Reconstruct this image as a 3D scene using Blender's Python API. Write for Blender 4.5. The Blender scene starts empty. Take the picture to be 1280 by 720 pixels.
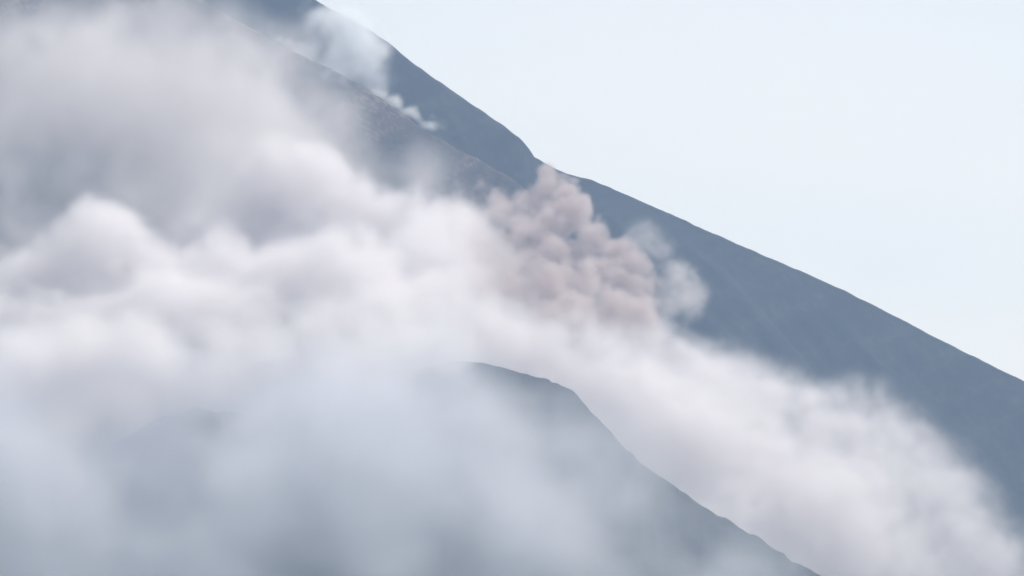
import bpy, math
import numpy as np
from mathutils import Vector
R = math.radians
sc = bpy.context.scene
col = sc.collection

# ------------------------------------------------------------------ camera
PITCH, HFOV = 8.5, 12.0
cam_d = bpy.data.cameras.new("camera"); cam = bpy.data.objects.new("camera", cam_d)
col.objects.link(cam); sc.camera = cam
cam.location = (0, 0, 1.7); cam.rotation_euler = (R(90 + PITCH), 0, 0)
cam_d.sensor_width = 36; cam_d.angle = R(HFOV)
cam_d.clip_start = 1; cam_d.clip_end = 60000

# ------------------------------------------------------------------ sky, sun, exposure
SUN_EL, SUN_AZ = 52, 62          # azimuth clockwise from +Y (the view direction)
world = bpy.data.worlds.new("World"); sc.world = world; world.use_nodes = True
nt = world.node_tree; nt.nodes.clear()
sky = nt.nodes.new("ShaderNodeTexSky"); sky.sky_type = 'NISHITA'; sky.sun_disc = False
sky.sun_elevation = R(SUN_EL); sky.sun_rotation = R(SUN_AZ)
sky.altitude = 400; sky.air_density = 1.0; sky.dust_density = 3.5; sky.ozone_density = 2.0
bg = nt.nodes.new("ShaderNodeBackground"); bg.inputs["Strength"].default_value = 0.15
wo = nt.nodes.new("ShaderNodeOutputWorld")
mixn = nt.nodes.new("ShaderNodeMix"); mixn.data_type = 'RGBA'; mixn.inputs[0].default_value = 0.75   # thin high overcast
wtc = nt.nodes.new("ShaderNodeTexCoord"); wn = nt.nodes.new("ShaderNodeTexNoise")
wmp = nt.nodes.new("ShaderNodeMapping"); wmp.inputs["Scale"].default_value = (1, 1, 2.5)
wn.inputs["Scale"].default_value = 9; wn.inputs["Detail"].default_value = 5
wr = nt.nodes.new("ShaderNodeValToRGB")
wr.color_ramp.elements[0].position = .3; wr.color_ramp.elements[0].color = (.47, .435, .35, 1)
wr.color_ramp.elements[1].position = .7; wr.color_ramp.elements[1].color = (.53, .465, .35, 1)
wsc = nt.nodes.new("ShaderNodeVectorMath"); wsc.operation = 'SCALE'; wsc.inputs["Scale"].default_value = 10.0
nt.links.new(wtc.outputs["Generated"], wmp.inputs[0]); nt.links.new(wmp.outputs[0], wn.inputs["Vector"]); nt.links.new(wn.outputs["Fac"], wr.inputs[0])
nt.links.new(wr.outputs[0], wsc.inputs[0]); nt.links.new(wsc.outputs[0], mixn.inputs[7])
nt.links.new(sky.outputs[0], mixn.inputs[6]); nt.links.new(mixn.outputs[2], bg.inputs[0]); nt.links.new(bg.outputs[0], wo.inputs[0])
sun_d = bpy.data.lights.new("sun", 'SUN'); sun = bpy.data.objects.new("sun", sun_d)
col.objects.link(sun); sun_d.energy = 2.35; sun_d.angle = R(0.6); sun_d.color = (1.0, 0.94, 0.88)
sdir = Vector((math.sin(R(SUN_AZ)) * math.cos(R(SUN_EL)), math.cos(R(SUN_AZ)) * math.cos(R(SUN_EL)), math.sin(R(SUN_EL))))
sun.rotation_euler = sdir.to_track_quat('Z', 'Y').to_euler(); sun.location = (0, 0, 4000)
vs = sc.view_settings
vs.view_transform = 'Standard'; vs.look = 'None'; vs.gamma = 1; vs.use_curve_mapping = False
vs.exposure = 0.82
cy = sc.cycles
cy.max_bounces = 10; cy.diffuse_bounces = 1; cy.volume_bounces = 7; cy.transparent_max_bounces = 8
cy.volume_step_rate = 1.5; cy.volume_max_steps = 256
cy.use_denoising = True; cy.use_adaptive_sampling = True

# ------------------------------------------------------------------ helpers
F = 640 / math.tan(R(HFOV / 2))
CP, SP = math.cos(R(PITCH)), math.sin(R(PITCH))
def ray(px, py):
    a, b = (px - 640) / F, (360 - py) / F
    return a, CP - b * SP, SP + b * CP
def at(px, py, Y):
    a, b, c = ray(px, py); t = Y / b
    return a * t, Y, 1.7 + c * t
def tag(o, label=None, cat=None, kind=None, group=None):
    if label: o["label"] = label
    if cat: o["category"] = cat
    if kind: o["kind"] = kind
    if group: o["group"] = group
    return o

LAT = {}
def lattice(seed, n=64):
    if seed not in LAT:
        LAT[seed] = np.random.default_rng(seed).random((n, n, n)).astype(np.float32)
    return LAT[seed]
def vnoise(x, y, z, seed):
    """value noise 0..1 at any coordinates"""
    L = lattice(seed); n = 64
    xi, yi, zi = np.floor(x), np.floor(y), np.floor(z)
    fx, fy, fz = x - xi, y - yi, z - zi
    fx, fy, fz = fx*fx*fx*(fx*(fx*6-15)+10), fy*fy*fy*(fy*(fy*6-15)+10), fz*fz*fz*(fz*(fz*6-15)+10)
    x0, y0, z0 = xi.astype(np.int32) % n, yi.astype(np.int32) % n, zi.astype(np.int32) % n
    x1, y1, z1 = (x0+1) % n, (y0+1) % n, (z0+1) % n
    def mix(a, b, t): return a + (b - a) * t
    a = mix(mix(L[x0,y0,z0], L[x1,y0,z0], fx), mix(L[x0,y1,z0], L[x1,y1,z0], fx), fy)
    b = mix(mix(L[x0,y0,z1], L[x1,y0,z1], fx), mix(L[x0,y1,z1], L[x1,y1,z1], fx), fy)
    return mix(a, b, fz)
ROTS = []
for k in range(6):
    q_, _r = np.linalg.qr(np.random.default_rng(40 + k).normal(size=(3, 3))); ROTS.append(q_.astype(np.float32))
def fbm(x, y, z, scale, octv=4, seed=1, gain=0.5, billow=False):
    s, a, tot = 0, 1.0, 0
    for k in range(octv):
        f = 2.03 ** k / scale
        M = ROTS[k % 6]     # every octave is turned its own way so the lattice never shows
        v = vnoise((x*M[0,0]+y*M[0,1]+z*M[0,2])*f + 7.3*k, (x*M[1,0]+y*M[1,1]+z*M[1,2])*f + 3.1*k, (x*M[2,0]+y*M[2,1]+z*M[2,2])*f + 11.7*k, seed + k)
        if billow: v = np.abs(v*2 - 1) * 1.5
        s = s + a * v; tot += a; a *= gain
    return s / tot
def sstep(a, b, x):
    t = np.clip((x - a) / (b - a), 0, 1); return t * t * (3 - 2 * t)

# ------------------------------------------------------------------ materials of the ground
def rock_mat(name, c1, c2, c3, scale, streak=0):
    m = bpy.data.materials.new(name); m.use_nodes = True
    t = m.node_tree; b = t.nodes["Principled BSDF"]; L = t.links
    b.inputs["Roughness"].default_value = 0.95
    b.inputs["Specular IOR Level"].default_value = 0.1
    tc = t.nodes.new("ShaderNodeTexCoord")
    mp = t.nodes.new("ShaderNodeMapping"); mp.inputs["Scale"].default_value = (1, 1, 0.45)
    L.new(tc.outputs["Object"], mp.inputs[0])
    n1 = t.nodes.new("ShaderNodeTexNoise"); n1.inputs["Scale"].default_value = 1/scale; n1.inputs["Detail"].default_value = 8; n1.inputs["Roughness"].default_value = 0.6
    n2 = t.nodes.new("ShaderNodeTexNoise"); n2.inputs["Scale"].default_value = 6/scale; n2.inputs["Detail"].default_value = 6; n2.inputs["Roughness"].default_value = 0.7
    L.new(mp.outputs[0], n1.inputs["Vector"]); L.new(mp.outputs[0], n2.inputs["Vector"])
    r = t.nodes.new("ShaderNodeValToRGB")
    r.color_ramp.elements[0].position = 0.35; r.color_ramp.elements[0].color = (*c1, 1)
    r.color_ramp.elements[1].position = 0.68; r.color_ramp.elements[1].color = (*c3, 1)
    e = r.color_ramp.elements.new(0.52); e.color = (*c2, 1)
    if streak:      # ash and lava streaks running down to the right
        ms = t.nodes.new("ShaderNodeMapping"); ms.inputs["Rotation"].default_value = (0, R(streak), 0)
        m2 = t.nodes.new("ShaderNodeMapping"); m2.inputs["Scale"].default_value = (.0022, .003, .022)
        L.new(tc.outputs["Object"], ms.inputs[0]); L.new(ms.outputs[0], m2.inputs[0])
        n3 = t.nodes.new("ShaderNodeTexNoise"); n3.inputs["Scale"].default_value = 1; n3.inputs["Detail"].default_value = 7; n3.inputs["Roughness"].default_value = .62
        L.new(m2.outputs[0], n3.inputs["Vector"]); n1 = n3
    mx = t.nodes.new("ShaderNodeMath"); mx.operation = 'MULTIPLY_ADD'; mx.inputs[1].default_value = 0.5
    L.new(n2.outputs["Fac"], mx.inputs[0])
    h = t.nodes.new("ShaderNodeMath"); h.operation = 'MULTIPLY'; h.inputs[1].default_value = 0.5
    L.new(n1.outputs["Fac"], h.inputs[0]); L.new(h.outputs[0], mx.inputs[2])
    L.new(mx.outputs[0], r.inputs[0]); L.new(r.outputs[0], b.inputs["Base Color"])
    bp = t.nodes.new("ShaderNodeBump"); bp.inputs["Strength"].default_value = 0.25; bp.inputs["Distance"].default_value = 4
    L.new(n2.outputs["Fac"], bp.inputs["Height"]); L.new(bp.outputs[0], b.inputs["Normal"])
    return m
M_slope = rock_mat("dark_scree", (.012,.015,.019), (.024,.027,.030), (.058,.057,.056), 90, 31)
M_ridge = rock_mat("ashy_rock", (.020,.018,.018), (.060,.050,.045), (.22,.18,.155), 45, 38)
M_hill = rock_mat("scrub_hill", (.016,.020,.024), (.032,.035,.040), (.058,.056,.058), 30)
M_ground = rock_mat("plain_ground", (.04,.06,.025), (.07,.08,.035), (.11,.10,.06), 120)

def grid_mesh(name, X, Y, Z, mat):
    ny, nx = X.shape
    co = np.stack([X, Y, Z], -1).reshape(-1, 3).astype(np.float32)
    i = np.arange(ny*nx).reshape(ny, nx)
    f = np.stack([i[:-1,:-1], i[:-1,1:], i[1:,1:], i[1:,:-1]], -1).reshape(-1, 4).astype(np.int32)
    me = bpy.data.meshes.new(name)
    me.vertices.add(len(co)); me.vertices.foreach_set("co", co.ravel())
    me.loops.add(f.size); me.loops.foreach_set("vertex_index", f.ravel())
    me.polygons.add(len(f)); me.polygons.foreach_set("loop_start", np.arange(0, f.size, 4, dtype=np.int32))
    me.update(calc_edges=True); me.validate()
    me.polygons.foreach_set("use_smooth", np.ones(len(me.polygons), dtype=bool))
    me.materials.append(mat)
    o = bpy.data.objects.new(name, me); col.objects.link(o)
    return o

def mountain(name, crest, Y0, front, back, x0, x1, mat, seed, step=9.0, depth=(1500, 900), base_z=-20,
             yshift=0.0, rough=1.0, gully=14.0, lean=0.0, jag=5.0, smooth=2):
    """a ridge whose skyline runs through the photographed crest, falling away to front and back"""
    P = np.array([at(px, py, Y0) for px, py in crest])
    xs = np.arange(x0, x1 + 1, step * 0.75)
    zc = np.interp(xs, P[:, 0], P[:, 2])
    # carry the end slopes onward
    sl = (P[1,2]-P[0,2])/(P[1,0]-P[0,0]); sr = (P[-1,2]-P[-2,2])/(P[-1,0]-P[-2,0])
    zc = np.where(xs < P[0,0], P[0,2] + (xs-P[0,0])*sl, zc)
    zc = np.where(xs > P[-1,0], P[-1,2] + (xs-P[-1,0])*sr, zc)
    ys = np.concatenate([-np.arange(depth[0], 0, -step)[::1], [0.0], np.arange(step, depth[1], step*2)])
    X, D = np.meshgrid(xs, ys)
    ker = np.exp(-np.linspace(-2, 2, 2*smooth+1)**2); zc = np.convolve(np.pad(zc, smooth, mode='edge'), ker/ker.sum(), 'valid') if smooth else zc
    ln = fbm(xs, xs*0, xs*0, 16, 4, seed + 80, .7)
    zc = zc + (ln - .5) * jag
    ZC = np.broadcast_to(zc, X.shape)
    w = sstep(0, 120, np.abs(D))
    # gullies run down the fall line, they bend with noise
    wob = 60 * (fbm(X, D, X*0, 320, 3, seed + 20) - .5)
    g = fbm((X + D*lean) + wob, D*0.16, X*0, 75, 4, seed, 0.55)
    big = fbm((X + D*lean), D*0.35, X*0, 380, 3, seed + 40)
    small = fbm(X, D, X*0, 22, 4, seed + 60, 0.6)
    Z = ZC - np.where(D < 0, front, back) * np.abs(D)
    Z = Z + w * ((g - .5) * gully * 4 + (big - .5) * gully * 7) * rough
    Z = Z + (small - .5) * (3 + 8 * w)
    Z = np.maximum(Z, base_z)
    o = grid_mesh(name, X, Y0 + D, Z, mat)
    return o

# ------------------------------------------------------------------ the setting
gx, gy = np.meshgrid(np.linspace(-5200, 5200, 60), np.linspace(-600, 9800, 60))
gz = (fbm(gx, gy, gx*0, 900, 3, 5) - .5) * 30 * sstep(300, 1500, np.hypot(gx, gy))
ground = grid_mesh("ground", gx, gy, gz, M_ground); tag(ground, kind="structure")

C_FAR = [(-400,-90),(300,40),(560,140),(640,180),(705,217),(745,226),(775,240),(800,251),(846,271),(890,291),(933,310),(969,325),
         (1017,346),(1067,369),(1117,394),(1154,414),(1217,446),(1258,466),(1280,476),(1500,590)]
far = mountain("volcano_slope", C_FAR, 6900, 0.95, 0.7, -2600, 2400, M_slope, 11, depth=(2200, 1200), gully=14, lean=0.9, jag=3.5, smooth=5)
tag(far, "long smooth dark volcano flank running down to the right under open sky", "mountain", "structure")

C_UP = [(-500,-420),(200,-100),(395,0),(430,20),(470,42),(492,58),(512,76),(540,96),(566,114),(600,137),(630,157),(650,172),(660,183),(673,203),(690,232),(712,272),(722,340),(728,450),(732,800)]
up = mountain("volcano_shoulder", C_UP, 6600, 1.0, 1.1, -2400, 700, M_slope, 31, depth=(1700, 260), gully=16, lean=0.8, jag=5)
tag(up, "upper volcano shoulder with a steep blunt end above the brown ash cloud", "mountain", "structure")

C_MID = [(-400,-330),(200,-30),(360,62),(400,80),(424,92),(455,110),(485,130),(520,155),(548,172),(580,190),(610,205),(640,222),(670,250),(690,320),(700,420),(705,800)]
mid = mountain("lava_ridge", C_MID, 6400, 1.0, 1.3, -2200, 600, M_ridge, 51, depth=(1500, 200), gully=16, lean=0.7, jag=6)
tag(mid, "brownish ash dusted ridge below a thin white streak of steam", "mountain ridge", "structure")

C_NEAR = [(-500,860),(0,800),(80,640),(145,556),(205,518),(255,512),(305,520),(360,520),(430,482),(500,462),(560,455),(600,452),(620,457),(650,465),(680,474),(700,480),(716,488),(724,497),(738,514),(752,528),(768,545),
          (776,556),(795,574),(812,587),(830,600),(850,613),(875,630),(905,647),(935,665),(970,686),(1015,714),(1150,800)]
near = mountain("foothill", C_NEAR, 5200, 0.75, 0.9, -1500, 1300, M_hill, 71, step=6, depth=(900, 700), gully=8, lean=0.4, jag=11, smooth=1)
tag(near, "low veiled hill with a notched crest in front of the smoke bank", "hill", "structure")

# ------------------------------------------------------------------ smoke volumes
def voxel_smoke(name, dens, bmin, bmax, color, k, label, cat, aniso=0.0, absorb=None, kind="stuff"):
    """dens: array [nx,ny,nz] carried on a point mesh; a Volume Cube reads it back voxel by voxel"""
    nx, ny, nz = dens.shape
    me = bpy.data.meshes.new(name); me.vertices.add(dens.size)
    at_ = me.attributes.new("smoke", 'FLOAT', 'POINT'); at_.data.foreach_set("value", dens.astype(np.float32).ravel())
    o = bpy.data.objects.new(name, me); col.objects.link(o)
    g = bpy.data.node_groups.new(name + "_field", 'GeometryNodeTree')
    g.interface.new_socket("Geometry", in_out='INPUT', socket_type='NodeSocketGeometry')
    g.interface.new_socket("Geometry", in_out='OUTPUT', socket_type='NodeSocketGeometry')
    N, L = g.nodes, g.links
    gi, go = N.new("NodeGroupInput"), N.new("NodeGroupOutput")
    vc = N.new("GeometryNodeVolumeCube")
    vc.inputs["Min"].default_value = bmin; vc.inputs["Max"].default_value = bmax
    vc.inputs["Resolution X"].default_value = nx; vc.inputs["Resolution Y"].default_value = ny; vc.inputs["Resolution Z"].default_value = nz
    vc.inputs["Background"].default_value = 0
    pos = N.new("GeometryNodeInputPosition"); sep = N.new("ShaderNodeSeparateXYZ"); L.new(pos.outputs[0], sep.inputs[0])
    terms = []
    for a, (n, mul) in enumerate(((nx, ny*nz), (ny, nz), (nz, 1))):
        mr = N.new("ShaderNodeMapRange"); mr.clamp = True
        mr.inputs["From Min"].default_value = bmin[a]; mr.inputs["From Max"].default_value = bmax[a]
        mr.inputs["To Min"].default_value = 0; mr.inputs["To Max"].default_value = n - 1
        L.new(sep.outputs[a], mr.inputs["Value"])
        fi = N.new("FunctionNodeFloatToInt"); fi.rounding_mode = 'ROUND'; L.new(mr.outputs[0], fi.inputs[0])
        im = N.new("FunctionNodeIntegerMath"); im.operation = 'MULTIPLY'; im.inputs[1].default_value = mul
        L.new(fi.outputs[0], im.inputs[0]); terms.append(im)
    a1 = N.new("FunctionNodeIntegerMath"); a1.operation = 'ADD'; L.new(terms[0].outputs[0], a1.inputs[0]); L.new(terms[1].outputs[0], a1.inputs[1])
    a2 = N.new("FunctionNodeIntegerMath"); a2.operation = 'ADD'; L.new(a1.outputs[0], a2.inputs[0]); L.new(terms[2].outputs[0], a2.inputs[1])
    si = N.new("GeometryNodeSampleIndex"); si.data_type = 'FLOAT'; si.domain = 'POINT'
    na = N.new("GeometryNodeInputNamedAttribute"); na.data_type = 'FLOAT'; na.inputs["Name"].default_value = "smoke"
    L.new(gi.outputs[0], si.inputs["Geometry"])
    L.new(na.outputs["Attribute"], si.inputs["Value"]); L.new(a2.outputs[0], si.inputs["Index"])
    L.new(si.outputs["Value"], vc.inputs["Density"])
    m = bpy.data.materials.new(name + "_volume"); m.use_nodes = True
    t = m.node_tree; t.nodes.clear()
    pv = t.nodes.new("ShaderNodeVolumePrincipled"); ou = t.nodes.new("ShaderNodeOutputMaterial")
    pv.inputs["Color"].default_value = (*color, 1); pv.inputs["Density"].default_value = k
    pv.inputs["Anisotropy"].default_value = aniso
    if absorb: pv.inputs["Absorption Color"].default_value = (*absorb, 1)
    t.links.new(pv.outputs[0], ou.inputs["Volume"])
    sm = N.new("GeometryNodeSetMaterial"); sm.inputs["Material"].default_value = m
    L.new(vc.outputs[0], sm.inputs["Geometry"]); L.new(sm.outputs[0], go.inputs[0])
    me.materials.append(m)
    md = o.modifiers.new("smoke_field", 'NODES'); md.node_group = g
    tag(o, label, cat, kind)
    return o

def field(puffs, size, pad=1.25, warp=(40, 25), edge=(140, 0.5), seed=100, soft=0.6, octv=5, sharp=3.0, billow=0.0, wisp=1.2, softx=None, densx=None, holes=(), ampx=None):
    """puffs: (px, py, Y, radius_px, weight[, squash_y]); returns density grid and its bounds"""
    C, Rr, W, SQ = [], [], [], []
    for p in puffs:
        px, py, Y, r, w = p[:5]
        C.append(at(px, py, Y)); Rr.append(r * Y / F); W.append(w); SQ.append(p[5] if len(p) > 5 else 1.0)
    C, Rr = np.array(C), np.array(Rr)
    lo = (C - Rr[:, None] * pad).min(0); hi = (C + Rr[:, None] * pad).max(0)
    n = np.maximum(((hi - lo) / size).astype(int) + 1, 4); hi = lo + (n - 1) * size
    ax = [np.linspace(lo[i], hi[i], n[i], dtype=np.float32) for i in range(3)]
    X, Y, Z = np.meshgrid(*ax, indexing='ij')
    ws, wa = warp
    WX = (fbm(X, Y, Z, ws*4, 3, seed) - .5) * 2 * wa
    WY = (fbm(X, Y, Z, ws*4, 3, seed + 10) - .5) * 2 * wa
    WZ = (fbm(X, Y, Z, ws*4, 3, seed + 20) - .5) * 2 * wa
    S = np.zeros(X.shape, np.float32)
    m = wa + size * 2
    for c, r, w, sq in zip(C, Rr, W, SQ):
        rr = np.array([r, r * sq, r]) * 1.0
        i0 = np.maximum(np.floor((c - rr * pad - m - lo) / size).astype(int), 0)
        i1 = np.minimum(np.ceil((c + rr * pad + m - lo) / size).astype(int) + 1, n)
        s = tuple(slice(a, b) for a, b in zip(i0, i1))
        d = np.sqrt(((X[s] + WX[s] - c[0]) / rr[0])**2 + ((Y[s] + WY[s] - c[1]) / rr[1])**2 + ((Z[s] + WZ[s] - c[2]) / rr[2])**2)
        v = w * np.clip(1.25 - d, 0, 1.25)
        S[s] = (S[s]**sharp + v**sharp) ** (1 / sharp)
    es, ea = edge
    nz_ = fbm(X, Y, Z, es, octv, seed + 30, 0.55)
    if ampx is not None:
        am = np.interp(X, *ampx); ea = ea * am; billow = billow * am
    S2 = S + (nz_ - .5) * 2 * ea * sstep(0, .25, S)
    if np.any(billow):
        S2 = S2 + (fbm(X, Y, Z, es*.6, 4, seed + 50, .5, billow=True) - .46) * billow * sstep(0, .25, S)
    if softx is not None: soft = np.interp(X, *softx)
    D = sstep(0, 1, (S2 - .25) / soft) * np.minimum(1, S * 6)
    if wisp:
        q = fbm(X + WX*.8, Y + WY*.8, Z + WZ*.8, es*.22, 3, seed + 70, .6)
        D = D * np.clip(1 + (q - .5) * 2 * wisp * (1.15 - D), 0, 2)
    for px, py, Yh, rh, amt in holes:      # rifts where the ground looks through
        cx, cyy, cz = at(px, py, Yh); r = rh * Yh / F
        D = D * (1 - amt * np.exp(-(((X + WX*.6 - cx) / (1.6*r))**2 + ((Z + WZ*.6 - cz) / r)**2 + ((Y - cyy) / 500)**2)))
    if densx is not None: D = D * np.interp(X, *densx)
    # fade to nothing at the walls of the grid
    for a in range(3):
        e = np.minimum(np.arange(n[a]), n[a] - 1 - np.arange(n[a])) / 4.0
        sh = [1, 1, 1]; sh[a] = -1
        D = D * np.clip(e, 0, 1).reshape(sh)
    return D.astype(np.float32), tuple(float(v) for v in lo), tuple(float(v) for v in hi)

# dense white bank tumbling down the flank behind the foothill
bank = [
 (92,335,5680,92,1.2),(35,360,5690,82,1.05),(150,350,5670,80,1.1),(205,365,5680,80,1.05),(260,370,5690,80,1.05),(-40,400,5750,90,1),
 (320,280,5960,95,1.1),(255,315,5880,75,1.05),(400,270,5980,88,1),(470,285,5990,75,1),(535,290,6030,74,.95),(590,318,6010,66,.85),(440,330,5860,75,1),(500,350,5850,80,1),(570,330,5900,80,.95),
 (390,380,5640,108,1.25),(465,405,5660,90,1.05),(330,420,5640,85,1),
 (540,360,5800,100,1.05),(620,388,5820,82,1),(690,425,5800,74,1),(760,442,5790,74,1),(830,458,5790,76,1),(895,480,5790,80,1),
 (925,525,5730,78,1.15),(870,505,5760,70,1),(965,505,5780,85,1),(1040,535,5760,90,1),(1105,570,5740,92,1),(1160,615,5720,92,1),(1200,670,5700,95,1),(1230,750,5690,105,.9),(1255,690,5750,60,.6),
 (620,450,5660,95,1),(700,475,5660,98,1),(780,525,5630,105,1.05),(870,570,5600,112,1.1),(960,620,5580,120,1.1),(1050,670,5560,125,1.1),(900,680,5520,120,1),
 (1100,740,5520,120,1),(1000,760,5480,110,1),
 (20,430,5600,85,1),(100,420,5590,85,1),(185,420,5590,85,1.05),(270,420,5590,85,1.05),(350,425,5580,90,1.05),(430,435,5580,90,1.05),(510,430,5590,80,1),(290,365,5700,70,.95),(235,395,5640,70,.9),
 (60,470,5580,115,1.05),(180,455,5580,115,1.05),(300,470,5580,105,1),(420,475,5580,100,1),(520,440,5620,95,1),
 (-20,560,5400,120,1),(120,560,5400,100,.9),(20,680,5300,140,1),
]
D, lo, hi = field(bank, 6.5, seed=100, edge=(90, .62), billow=.25, softx=((-550, -250, 0, 250, 600), (.6, .7, .95, 1.25, 1.7)), densx=((-600, 100, 350, 650), (.85, .85, .85, .6)), ampx=((50, 350), (1, .55)), sharp=2.3, wisp=2.1, warp=(26, 34))
print("bank", D.shape)
voxel_smoke("smoke_bank", D, lo, hi, (.975,.951,.955), 0.048, "dense white smoke bank rolling down the flank behind the foothill", "smoke")

# greyer drifting smoke over the upper flank
upper = [
 (250,160,6040,160,1),(320,110,6160,105,.9),(372,140,6130,85,.9),(190,210,6000,140,1),(80,170,6040,150,.95),(300,215,6010,120,1.05),(395,195,6100,60,.85),
 (10,130,6120,130,.85),(90,85,6180,95,.8),(190,90,6170,100,.8),(-60,230,6020,140,1),(-20,190,6060,100,.9),(40,210,6020,90,.9),(110,230,5980,90,.9),(50,260,5950,120,.95),(150,290,5900,110,1),(240,285,5880,95,1),(280,70,6220,85,.75),(350,62,6240,55,.7),
 (350,185,5980,80,.95),(130,130,6060,120,.95),(0,65,6260,90,.5),(80,60,6290,60,.42),(240,40,6320,55,.42),(330,40,6310,45,.42),(410,180,6150,60,.55),(500,205,6200,60,.4),(570,215,6200,50,.38),(460,212,6150,50,.55),
 (5,290,5800,70,1),(100,240,5900,70,.9),(170,235,5900,80,.9),(235,240,5900,70,.9),(20,280,5850,60,.9),(-20,300,5850,80,.9),(620,215,6160,40,.5),(530,205,6160,50,.7),
]
def ahead(puffs, k=.75):
    """keep each puff in front of the ridge face it drifts over"""
    out = []
    for p in puffs:
        ys = 6400 - (p[1] - np.interp(p[0], [-400, 200, 424, 640], [-330, -30, 92, 222])) * 1.08
        out.append((p[0], p[1], min(p[2], ys - k * p[3]), p[3] * 1.08, p[4] * 1.25))
    return out
D, lo, hi = field(ahead(upper), 10.0, seed=300, edge=(140, .8), soft=1.9, warp=(38, 55), wisp=1.8)
print("upper", D.shape)
voxel_smoke("drifting_smoke", D, lo, hi, (.912,.885,.878), 0.0185, "thinner grey smoke drifting over the upper flank at top left", "smoke")

# brown ash plume
ash = [
 (706,268,5985,34,1),(735,290,5980,26,1), (680,232,5990,24,1),(704,246,5980,24,1),(660,246,5990,26,1),(636,262,5980,32,.9),(722,272,5950,24,1),(690,285,5940,32,1),(655,292,5930,34,1),(612,285,5915,44,.8),(575,280,5900,46,.6),(600,320,5880,44,.6),
 (744,296,5930,24,1),(725,312,5920,28,1),(690,325,5910,32,1),(655,330,5890,34,.85),(768,322,5910,24,1),(790,342,5900,26,1),(757,352,5885,32,1),(718,362,5820,36,.85),(680,362,5790,38,.8),(640,350,5770,44,.7),(590,250,5940,36,.55),(600,350,5750,44,.55),
 (815,355,5900,24,.9),(800,378,5870,32,1),(684,220,6000,18,1),(700,228,5995,13,1),(765,388,5770,36,.85),(720,390,5740,38,.75),(680,395,5730,36,.6),(800,395,5770,32,.7),
]
D, lo, hi = field(ash, 3.0, seed=500, edge=(40, .42), softx=((-90, 50, 140, 220), (2.0, .6, .65, 1.3)), warp=(11, 13), billow=.75, wisp=.9)
print("ash", D.shape)
voxel_smoke("ash_plume", D, lo, hi, (.775,.69,.668), 0.078, "brown billowing ash cloud bursting at the foot of the shoulder", "ash cloud")
pale = [(842,335,6010,28,.75),(795,302,6060,28,.75),(815,303,6060,28,.8),(835,310,6060,26,.75),(848,355,5960,34,1),(866,372,5950,30,1),(835,385,5930,34,1),(870,395,5930,26,.8),(815,335,6000,24,.6)]
D, lo, hi = field(pale, 4.0, seed=566, edge=(34, .42), soft=1.1, warp=(14, 14), pad=1.5, wisp=1.6)
voxel_smoke("smoke_puff", D, lo, hi, (.94,.90,.89), 0.04, "pale grey smoke tongue at the right end of the brown ash cloud", "smoke puff")

# thin veil before the foothill
veil = [
 (60,590,4640,130,1.2),(-20,520,4640,120,1.1),(130,600,4660,90,1.1),(330,580,4660,90,1.0),
 (560,560,4800,170,.85),(420,560,4800,190,.9),(250,590,4800,190,.95),(60,600,4800,190,1),(480,680,4700,190,.95),(650,680,4700,170,.85),
 (300,720,4700,190,1),(100,740,4700,190,1),(820,710,4700,150,.75),(-80,560,4850,180,1),(80,520,4850,130,.95),(330,515,4850,110,.9),(440,508,4850,110,1),(950,740,4700,120,.7),
 (160,515,4880,110,1),(500,500,4860,90,.95),(420,472,4900,80,.8),(530,470,4920,60,.6),(640,510,4850,100,.65),(740,580,4820,95,.6),(860,660,4780,90,.5),(560,520,4880,90,.8),(700,600,4800,90,.7),(40,545,4860,120,1),(270,545,4840,110,1),(380,540,4820,110,1),(470,560,4800,110,.95),(180,640,4780,150,1),(380,495,4880,80,.8),(640,560,4800,110,.6),
]
D, lo, hi = field(veil, 13.0, seed=700, edge=(150, .6), soft=1.3, warp=(45, 55), wisp=1.6, holes=[(255,534,4850,26,.75),(190,530,4850,34,.3),(570,472,4850,24,.4),(120,620,4750,45,.4),(360,690,4750,45,.45),(600,690,4750,40,.45),(470,520,4800,30,.3),(840,670,4700,40,.4)])
print("veil", D.shape)
voxel_smoke("smoke_veil", D, lo, hi, (.86,.872,.912), 0.026, "thin bluish smoke veil hanging in front of the foothill", "smoke")

mist = [(180,512,4760,34,.75),(140,520,4760,46,1.1),(95,560,4740,60,1.1),(325,530,4760,46,.9),(20,455,4800,80,1),(110,445,4790,75,1),(200,436,4800,72,1),(290,440,4800,74,1),(370,438,4810,72,1),(440,434,4850,76,1.2),
 (500,434,4880,66,1.2),(545,436,4920,52,1.1),(470,458,4880,70,1.1),(585,440,4980,34,.8),(505,450,5070,48,1.3),(545,446,5080,42,1.2),(470,468,5050,55,1.2),(430,480,5000,60,1.2),(572,440,5090,28,1),(-60,460,4800,85,1)]
D, lo, hi = field(mist, 7.0, seed=820, edge=(75, .8), soft=1.3, warp=(26, 30), wisp=1.6, billow=.3)
voxel_smoke("crest_mist", D, lo, hi, (.975,.95,.952), 0.038, "white smoke rolling forward over the buried left end of the foothill crest", "smoke")

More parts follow.
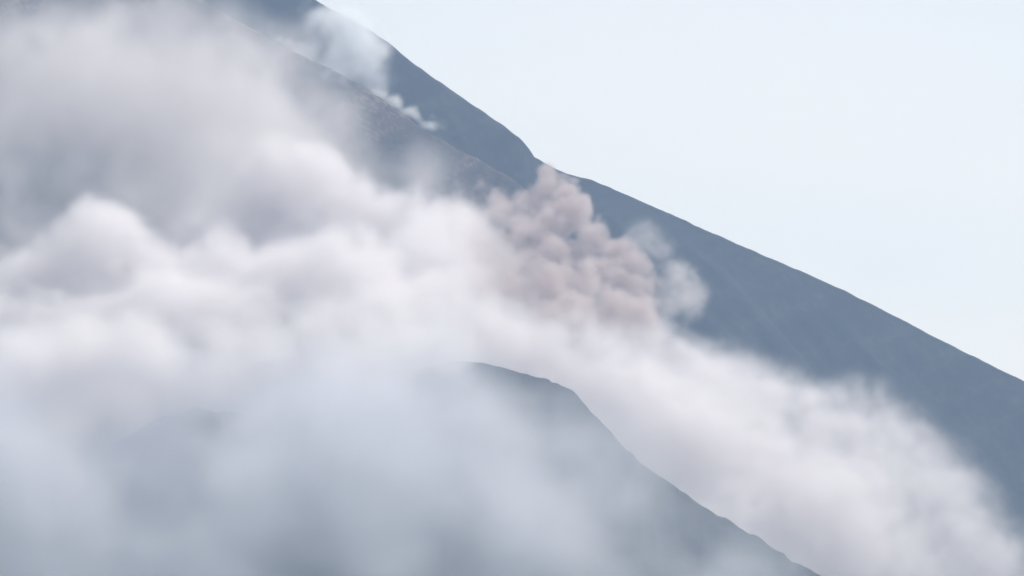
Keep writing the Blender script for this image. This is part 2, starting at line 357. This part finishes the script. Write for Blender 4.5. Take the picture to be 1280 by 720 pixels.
# bluish white steam leaking over the shoulder's crest
steam = [(425,60,6440,75,.55),(455,95,6440,50,.45),(385,95,6390,60,.6),(418,30,6470,34,1.1),(450,60,6465,36,1.1),(380,60,6420,34,.8),(425,115,6390,26,.7),(470,60,6465,24,.7),(405,25,6470,26,.9),(430,42,6460,34,1.1),(445,66,6450,32,1.1),(418,78,6430,34,1),(455,48,6470,24,.9),(395,105,6400,44,.9),(388,14,6500,16,.6),(430,100,6420,26,.8),(462,75,6450,18,.7)]
D, lo, hi = field(steam, 5.0, seed=900, edge=(50, .6), soft=1.5, warp=(16, 24), pad=1.9, wisp=1.6)
voxel_smoke("steam_puff", D, lo, hi, (.97,.985,1.0), 0.085, "pale blue steam puff crossing the shoulder above the start of the steam streak", "steam puff")
streak = []
for (xa, ya), (xb, yb), r0, w0 in (((424,90),(470,114),7,.6),((470,114),(500,134),9,.9),((500,134),(540,160),8,.9),((343,46),(366,58),6,.8)):
    for k in range(14):
        q = k / 13
        streak.append((xa + (xb-xa)*q, ya + (yb-ya)*q - 2 - 2*math.sin(k*.8 + xa), 6425, r0 * (1.15 + .3*math.sin(k*.9 + xa)), w0))
streak += [(553,158,6440,17,.42),(568,164,6440,15,.4),(540,150,6440,14,.5),(480,105,6440,20,.5),(452,84,6440,20,.5)]
D, lo, hi = field(streak, 2.5, seed=958, edge=(26, .3), soft=1.5, warp=(8, 9), wisp=1.3)
voxel_smoke("steam_streak", D, lo, hi, (.975,.975,.98), 0.09, "narrow white steam streak lying behind the crest of the brownish ridge", "steam streak")

# ------------------------------------------------------------------ haze
def box(name, x0, x1, y0, y1, z0, z1):
    me = bpy.data.meshes.new(name)
    me.from_pydata([(x, y, z) for x in (x0, x1) for y in (y0, y1) for z in (z0, z1)], [],
        [(0,1,3,2),(4,6,7,5),(0,4,5,1),(2,3,7,6),(0,2,6,4),(1,5,7,3)])
    o = bpy.data.objects.new(name, me); col.objects.link(o); return o
hz = box("haze", -5300, 5300, -700, 9900, -40, 3300); tag(hz, kind="stuff")
hm = bpy.data.materials.new("haze_air"); hm.use_nodes = True; t = hm.node_tree; t.nodes.clear()
pv = t.nodes.new("ShaderNodeVolumePrincipled"); ou = t.nodes.new("ShaderNodeOutputMaterial")
pv.inputs["Color"].default_value = (.455, .647, .995, 1); pv.inputs["Density"].default_value = 6.7e-5
t.links.new(pv.outputs[0], ou.inputs["Volume"]); hz.data.materials.append(hm)
